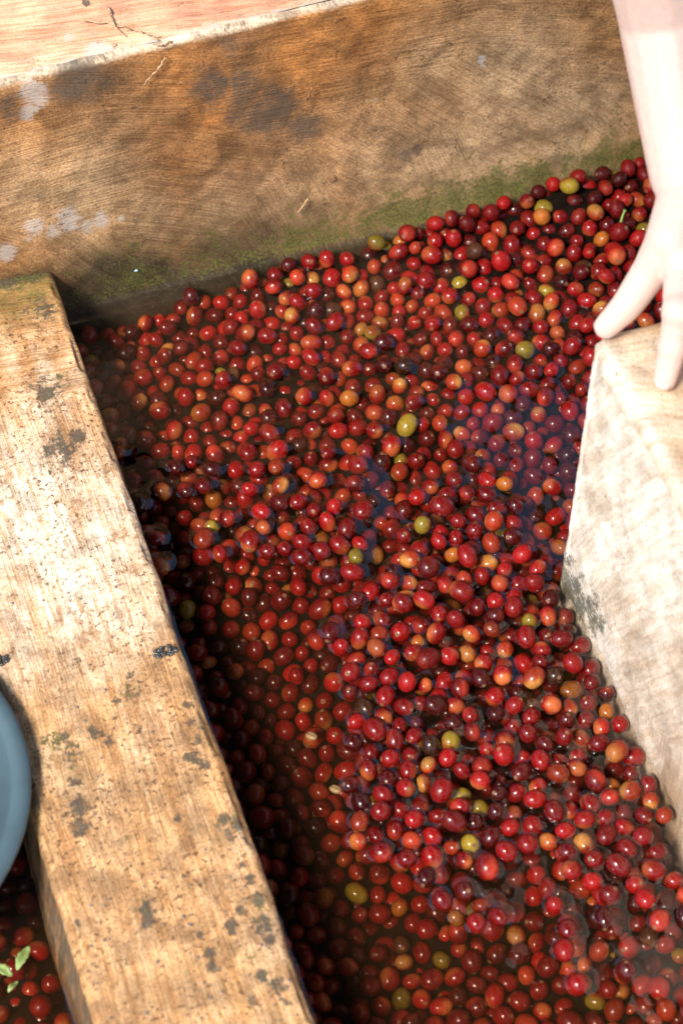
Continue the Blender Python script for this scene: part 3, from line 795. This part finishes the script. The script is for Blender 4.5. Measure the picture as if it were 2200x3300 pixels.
for i in range(NC):
    if i in INDIV:
        co, c, rot, el, words, patch = cherry_data(i, hiV)
        o = make_obj('coffee_cherry', co, hiF, M_cherry); o.location = ALLP[i]
        set_col(o.data, 'skin', c)
        where, grp = place_words(i); nm = PAL[kind[i]][0]
        if i == stem_i:
            tag(o, 'bright red coffee cherry with a green stalk still attached, on the dry heap', 'coffee cherry')
        else:
            lb = ' '.join(words+[nm, 'coffee cherry']) + (f' with {patch} patch' if patch else '') + f' {where}'
            lb = lb.replace('half out of water in the heap', 'half out of water')
            nb = neighbour(i)
            if nb and len(lb.split()) + len(nb.split()) < 15: lb += f', beside {nb} one'
            tag(o, lb, 'coffee cherry', f'{nm} {grp}')
        axis = rot @ np.array([0, 0, 1.0])
        if axis @ (-FW) > .15:
            nvl = bpy.data.objects.new('navel', nav_me); COL.objects.link(nvl); nvl.parent = o
            R4 = Matrix(rot.tolist()).to_4x4()
            nvl.matrix_local = Matrix.Translation(Vector(axis*ALLR[i]*el*.962)) @ R4 @ Matrix.Scale(float(ALLR[i]), 4)
        if i == stem_i:
            d0 = Vector((.25, .45, .85)).normalized(); b0 = d0*ALLR[i]*.9
            vv_, ff_ = [], []
            for s_ in range(7):
                t = s_/6; cpt = b0+d0*.010*t+Vector((.002, .0, 0))*t*t; rr = .0011*(1-.35*t)+(.0006 if s_ == 6 else 0)
                for k in range(8):
                    a = k*math.pi/4; vv_.append(tuple(cpt+Vector((math.cos(a)*rr, math.sin(a)*rr, 0))))
            for s_ in range(6):
                for k in range(8):
                    a, b = s_*8+k, s_*8+(k+1) % 8; ff_.append((a, b, b+8, a+8))
            ff_.append(tuple(range(48, 56)))
            make_obj('stalk', vv_, ff_, M_stem, o)
    else:
        co, c = cherry_data(i, loV)[:2]
        SV.append(co+ALLP[i]); SC.append(c); SF.append([tuple(k+base_n for k in f) for f in loF]); base_n += len(loV)
rest = make_obj('coffee_cherries', np.concatenate(SV), [f for fs in SF for f in fs], M_cherry)
set_col(rest.data, 'skin', np.concatenate(SC))
tag(rest, 'mass of red, maroon and orange coffee cherries filling the tank', 'coffee cherries', kind='stuff')

# ------------------------------------------------------------------ the hand and forearm leaning on the block
def capsule(bm, a, b, ra, rb, seg=14):
    a, b = Vector(a), Vector(b); d = b-a; L = d.length; d.normalize()
    q_ = Vector((0, 0, 1)).rotation_difference(d).to_matrix()
    rings = []
    for k in range(1, 5): t = -math.pi/2+k*math.pi/10; rings.append((ra*math.sin(t), ra*math.cos(t)))
    for k in range(5): t = k/4; rings.append((L*t, ra+(rb-ra)*t))
    for k in range(1, 5): t = k*math.pi/10; rings.append((L+rb*math.sin(t), rb*math.cos(t)))
    lo = bm.verts.new(a-d*ra); hi = bm.verts.new(b+d*rb); prev = None
    for z, r in rings:
        cur = [bm.verts.new(a+q_@Vector((r*math.cos(2*math.pi*k/seg), r*math.sin(2*math.pi*k/seg), z))) for k in range(seg)]
        for k in range(seg):
            k2 = (k+1) % seg
            if prev: bm.faces.new((prev[k], prev[k2], cur[k2], cur[k]))
            else: bm.faces.new((lo, cur[k2], cur[k]))
        prev = cur
    for k in range(seg): bm.faces.new((hi, prev[k], prev[(k+1) % seg]))
def J(px, py, z): return at_z(px, py, z)
TB = BLK_H
thumb = [J(2165, 770, TB+.060), J(2092, 878, TB+.040), J(2018, 985, TB+.022), J(1952, 1052, TB+.0085)]
fingers = [[J(2196, 850, TB+.052), J(2186, 1010, TB+.044), J(2166, 1125, TB+.024), J(2141, 1222, TB+.0085)],
           [J(2285, 835, TB+.056), J(2296, 1040, TB+.048), J(2286, 1190, TB+.026), J(2268, 1300, TB+.0085)],
           [J(2370, 835, TB+.054), J(2396, 1030, TB+.046), J(2396, 1170, TB+.025), J(2382, 1280, TB+.0085)],
           [J(2445, 840, TB+.048), J(2480, 990, TB+.040), J(2486, 1100, TB+.023), J(2476, 1190, TB+.0080)]]
wrist = J(2262, 560, TB+.075); fore = J(2205, 60, TB+.125); elbow = J(2160, -330, TB+.20); upper = J(2560, -620, TB+.34)
bm = bmesh.new()
capsule(bm, thumb[0], thumb[1], .0150, .0108); capsule(bm, thumb[1], thumb[2], .0108, .0092); capsule(bm, thumb[2], thumb[3], .0092, .0074)
capsule(bm, wrist, thumb[0], .022, .0155)
for k, f_ in enumerate(fingers):
    r0 = (.0098, .0100, .0094, .0084)[k]
    capsule(bm, f_[0], f_[1], r0*1.08, r0*.95); capsule(bm, f_[1], f_[2], r0*.93, r0*.85); capsule(bm, f_[2], f_[3], r0*.85, r0*.70)
    for kk, rk in ((0, 1.22), (1, 1.06), (2, .93)):
        kp = np.array(f_[kk])+np.array([0, 0, .0012]); capsule(bm, kp, kp+np.array([0, 0, .0006]), r0*rk, r0*rk)
    w2 = np.array(wrist)+(np.array(f_[0])-np.array(fingers[1][0]))*.45
    capsule(bm, w2, f_[0], .0175, r0*1.2)
capsule(bm, thumb[0], np.array(fingers[0][0])*.8+np.array(thumb[1])*.2, .0125, .0095)      # web of the thumb
side_v = np.array(fingers[3][0])-np.array(fingers[0][0]); side_v = side_v/np.linalg.norm(side_v)*.010
for s_ in (-1, 1):
    capsule(bm, np.array(wrist)+side_v*s_, np.array(fore)+side_v*s_*1.2, .0205, .0260)
    capsule(bm, np.array(fore)+side_v*s_*1.2, np.array(elbow)+side_v*s_*1.1, .0260, .0340)
capsule(bm, elbow, upper, .038, .046)
me = bpy.data.meshes.new('hand_base'); bm.to_mesh(me); bm.free()
tmp = bpy.data.objects.new('hand_base', me); COL.objects.link(tmp)
rm = tmp.modifiers.new('r', 'REMESH'); rm.mode = 'VOXEL'; rm.voxel_size = .0015
sm = tmp.modifiers.new('s', 'SMOOTH'); sm.factor = .5; sm.iterations = 7
dg = bpy.context.evaluated_depsgraph_get()
me2 = bpy.data.meshes.new_from_object(tmp.evaluated_get(dg))
bpy.data.objects.remove(tmp)
M_skin = simple('pale_skin', (.68, .48, .40), .5, 260., .05, bump=.12, sss=.12)
M_nail = simple('fingernail', (.78, .56, .50), .3, 300., .04)
me2.materials.clear(); me2.materials.append(M_skin)
me2.polygons.foreach_set('use_smooth', np.ones(len(me2.polygons), bool))
person = bpy.data.objects.new('person', me2); COL.objects.link(person)
tag(person, 'bare pale forearm and left hand of a person leaning on the block', 'person')
def nail(tip, prev, r, up_hint):
    tip, prev = Vector(tip), Vector(prev); d = (tip-prev).normalized()
    up = (Vector(up_hint)-d*Vector(up_hint).dot(d)).normalized(); sd = d.cross(up)
    V_, F_ = [], []
    for i in range(7):
        t = i/6
        for j in range(7):
            a = (j/6-.5)*1.5; w_ = (1-(2*t-1)**6*.35)
            V_.append(tuple(tip+d*(-.0065+.0105*t)+sd*math.sin(a*w_)*r*.98+up*(math.cos(a*w_)*r*(1.02-.16*t*t)-.0002)))
    for i in range(6):
        for j in range(6):
            a = i*7+j; F_.append((a, a+1, a+8, a+7))
    n_ = make_obj('fingernail', V_, F_, M_nail, person)
    so = n_.modifiers.new('t', 'SOLIDIFY'); so.thickness = .0006
nail(thumb[3], thumb[2], .0074, (-.2, .25, .9))
for k, f_ in enumerate(fingers): nail(f_[3], f_[2], (.0098, .0100, .0094, .0084)[k]*.70, (0, 0, 1))

# ------------------------------------------------------------------ bucket standing in the left compartment
def lathe(name, prof, center, mat, parent=None, seg=64):
    V_, F_ = [], []
    for r_, z_ in prof:
        for k in range(seg):
            a = 2*math.pi*k/seg; V_.append((center[0]+r_*math.cos(a), center[1]+r_*math.sin(a), z_))
    for i in range(len(prof)-1):
        for k in range(seg):
            a, b = i*seg+k, i*seg+(k+1) % seg; F_.append((a, b, b+seg, a+seg))
    return make_obj(name, V_, F_, mat, parent)
M_basin = simple('blue_grey_plastic', (.048, .082, .096), .5, 30., .12)
Z0, ZT = -.022, BASIN_Z
prof = [(.001, Z0), (.060, Z0), (.072, Z0+.006)]
for t in np.linspace(.1, 1, 9): prof.append((.072+(BASIN_R-.010-.072)*t**.85, Z0+.006+(ZT-Z0-.012)*t))
prof += [(BASIN_R-.004, ZT-.005), (BASIN_R, ZT-.003), (BASIN_R, ZT), (BASIN_R-.004, ZT+.0018), (BASIN_R-.011, ZT), (BASIN_R-.013, ZT-.004)]
for t in np.linspace(.95, .1, 8): prof.append((.069+(BASIN_R-.013-.069)*t**.85, Z0+.009+(ZT-Z0-.014)*t))
prof += [(.058, Z0+.004), (.001, Z0+.004)]
basin = lathe('basin', prof, (0, 0), M_basin)
basin.location = (BUCKET_C[0], BUCKET_C[1], 0)
tag(basin, 'round blue grey plastic basin beside the low divider', 'basin')

# ------------------------------------------------------------------ small things: straws, chips, leaves, droplets
def strand(name, P_, r, mat, label, cat, group=None, jit=.0):
    P_ = [np.array(p) for p in P_]; pts_ = []
    for a, b in zip(P_[:-1], P_[1:]):
        for t in np.linspace(0, 1, 6)[:-1]: pts_.append(a+(b-a)*t+rng.normal(0, jit, 3))
    pts_.append(P_[-1]); V_, F_ = [], []
    for i, p in enumerate(pts_):
        d = Vector(pts_[min(i+1, len(pts_)-1)]-pts_[max(i-1, 0)]).normalized(); u = d.orthogonal().normalized(); w_ = d.cross(u)
        rr = r*(1-.45*i/len(pts_))*(1+.10*math.sin(i*1.3))
        for k in range(6):
            a = k*math.pi/3; V_.append(tuple(Vector(p)+u*math.cos(a)*rr+w_*math.sin(a)*rr))
    for i in range(len(pts_)-1):
        for k in range(6):
            a, b = i*6+k, i*6+(k+1) % 6; F_.append((a, b, b+6, a+6))
    F_.append(tuple(range(5, -1, -1))); F_.append(tuple(range(len(V_)-6, len(V_))))
    return tag(make_obj(name, V_, F_, mat), label, cat, group)
M_straw = simple('dry_straw', (.40, .25, .13), .7, 300., .25); M_twig = simple('brown_twig', (.20, .10, .045), .75, 300., .3)
def LG(x, y, dz=.0022): return at_z(x*K, y*K, WALL_H+dz)
def WF(x, y, dy=.0035):
    p = at_y(x*K, y*K, BACK_Y-dy); p[1] = BACK_Y+lean(p[0])-dy; return p
strand('straw', [LG(192, 46), LG(245, 52), LG(300, 66), LG(345, 80), LG(362, 92)], .0008, M_straw, 'long pale straw lying across the sunlit ledge', 'straw', jit=.0004)
strand('straw', [LG(247, 16), LG(258, 45), LG(264, 62, .004), LG(288, 82)], .0008, M_straw, 'short pale straw crossing the long one on the ledge', 'straw', jit=.0004)
strand('twig', [WF(378, 124), WF(370, 138), WF(350, 162), WF(326, 188)], .0008, M_straw, 'thin tan twig stuck to the wall just below the ledge', 'twig', jit=.0004)
strand('twig', [WF(706, 452), WF(695, 470), WF(682, 488)], .0007, M_straw, 'short tan twig low on the brown wall above the moss', 'twig', jit=.0003)
strand('twig', [WF(716, 200), WF(704, 222), WF(703, 240), WF(692, 256)], .0007, M_twig, 'thin dark crooked twig on the grey stain of the wall', 'twig', jit=.0005)
strand('twig', [WF(395, 90), WF(372, 98), WF(360, 100)], .0009, M_twig, 'short dark twig on the rim of the brown wall', 'twig', jit=.0004)
def chip(name, c, size, mat, label, cat, seed):
    r_ = np.random.default_rng(seed); bm = bmesh.new(); bmesh.ops.create_icosphere(bm, subdivisions=2, radius=1)
    for v in bm.verts: v.co = Vector((v.co.x*size[0], v.co.y*size[1], v.co.z*size[2]))*(1+r_.uniform(-.3, .3))
    m_ = bpy.data.meshes.new(name); bm.to_mesh(m_); bm.free(); m_.materials.append(mat)
    o = bpy.data.objects.new(name, m_); COL.objects.link(o); o.location = c
    return tag(o, label, cat)
chip('paint_flake', WF(310, 613, .001), (.0012, .0006, .0008), simple('blue_flake', (.45, .75, .78), .5), 'tiny pale blue flake stuck on the wall near the water', 'flake', 1)
chip('mortar_crumb', WF(765, 410, .001), (.0016, .0012, .0026), M_twig, 'small brown crumb stuck in the middle of the brown wall', 'crumb', 2)
# dark wet clumps on the divider
M_clump = simple('wet_dark_grit', (.035, .032, .028), .25, 700., .5, bump=.6, coat=.6)
def clump(px, py, w_, l_, n, label, seed):
    r_ = np.random.default_rng(seed); bm = bmesh.new(); c = at_z(px*K, py*K, DIV_H)
    for _ in range(n):
        a = r_.uniform(0, 6.28); q_ = math.sqrt(r_.random()); rr = r_.uniform(.0008, .0019)
        m4 = Matrix.Translation((c[0]+math.cos(a)*q_*w_, c[1]+math.sin(a)*q_*l_, DIV_H+rr*.3)) @ Matrix.Diagonal((1, r_.uniform(.7, 1.2), .7, 1))
        bmesh.ops.create_icosphere(bm, subdivisions=1, radius=rr, matrix=m4)
    m_ = bpy.data.meshes.new('grit_clump'); bm.to_mesh(m_); bm.free(); m_.materials.append(M_clump)
    m_.polygons.foreach_set('use_smooth', np.ones(len(m_.polygons), bool))
    o = bpy.data.objects.new('grit_clump', m_); COL.objects.link(o)
    tag(o, label, 'dirt')
clump(380, 1497, .0075, .0042, 46, 'dark wet clump of grit on the edge of the divider beside the water', 3)
clump(6, 1515, .0040, .0040, 26, 'dark wet clump of grit on the outer edge of the divider', 4)
# droplets
def drops():
    r_ = np.random.default_rng(12); bm = bmesh.new(); n = 0
    while n < 120:
        px, py = r_.uniform(0, 700), r_.uniform(600, 2352)
        if r_.random() > (.25 if py < 1500 else 1.0): continue
        p = at_z(px*K, py*K, DIV_H)
        if not (DIV_L+.004 < p[0] < DIV_R-.003): continue
        rr = r_.uniform(.0004, .0010); n += 1
        m4 = Matrix.Translation((p[0], p[1], DIV_H+.0004)) @ Matrix.Diagonal((1, r_.uniform(.8, 1.4), .7, 1))
        bmesh.ops.create_icosphere(bm, subdivisions=2, radius=rr, matrix=m4)
    m_ = bpy.data.meshes.new('water_droplets'); bm.to_mesh(m_); bm.free()
    m_.polygons.foreach_set('use_smooth', np.ones(len(m_.polygons), bool))
    g = NT('droplet'); f = g.n('ShaderNodeBsdfPrincipled', Base__Color=(.5, .45, .4, 1), Roughness=.04, Transmission__Weight=.7, IOR=1.33)
    g.link(f.outputs[0], g.out.inputs[0]); m_.materials.append(g.m)
    o = bpy.data.objects.new('water_droplets', m_); COL.objects.link(o)
    tag(o, 'scattered clear water droplets on the divider top', 'droplets', kind='stuff')
drops()
# leaves and a fibre on the water of the left compartment
M_leaf = simple('pale_green_leaf', (.24, .32, .10), .45, 220., .3)
def leaf(px, py, length, width, rz, label, curl=.25):
    c = at_z(px, py, .002); V_, F_ = [], []
    for i in range(13):
        t = i/12; w_ = width*math.sin(math.pi*min(t*.94+.03, 1))**.8*(1+.12*math.sin(i*2.1))
        for j in range(5):
            s_ = (j-2)/2; V_.append(((t-.5)*length, s_*w_/2, curl*abs(s_)*w_*.5+.0015*math.sin(t*5)-(.0004 if j == 2 else 0)))
    for i in range(12):
        for j in range(4): a = i*5+j; F_.append((a, a+5, a+6, a+1))
    o = make_obj('leaf', V_, F_, M_leaf); o.location = c; o.rotation_euler.z = rz
    so = o.modifiers.new('t', 'SOLIDIFY'); so.thickness = .0004
    return tag(o, label, 'leaf')
leaf(75, 3085, .017, .0062, .9, 'pale green leaf floating on the water left of the divider', .3)
leaf(10, 3125, .014, .0060, 2.2, 'pale green leaf with its tip under the other leaf', .3)
leaf(42, 3178, .009, .0034, .7, 'small narrow green leaf scrap beside the floating leaves', .2)
strand('fibre', [at_z(80, 2687, .003), at_z(92, 2760, .002), at_z(105, 2827, .001)], .0004, M_twig, 'thin reddish fibre on the water beside the bucket', 'fibre')
# shelled pale beans among the sunken cherries
M_bean = simple('pale_bean', (.34, .25, .13), .4, 300., .2)
for px, py, z_, lb in ((715, 1690, -.024, 'pale peeled coffee bean sunk among the cherries, with yellow cherries beside it'), (770, 1812, -.026, 'pale peeled coffee bean sunk beside the edge of the floating raft')):
    c = at_z(px*K, py*K, z_); bm = bmesh.new(); bmesh.ops.create_uvsphere(bm, u_segments=16, v_segments=12, radius=1)
    for v in bm.verts:
        g_ = math.exp(-(v.co.y/.16)**2)*.16 if v.co.z > 0 else 0
        v.co = Vector((v.co.x*.0044, v.co.y*.0030, (v.co.z*(.62 if v.co.z > 0 else 1)-g_)*.0030))
    m_ = bpy.data.meshes.new('coffee_bean'); bm.to_mesh(m_); bm.free(); m_.materials.append(M_bean)
    m_.polygons.foreach_set('use_smooth', np.ones(len(m_.polygons), bool))
    o = bpy.data.objects.new('coffee_bean', m_); COL.objects.link(o); o.location = c; o.rotation_euler = (.2, .3, 2.2)
    tag(o, lb, 'coffee bean')
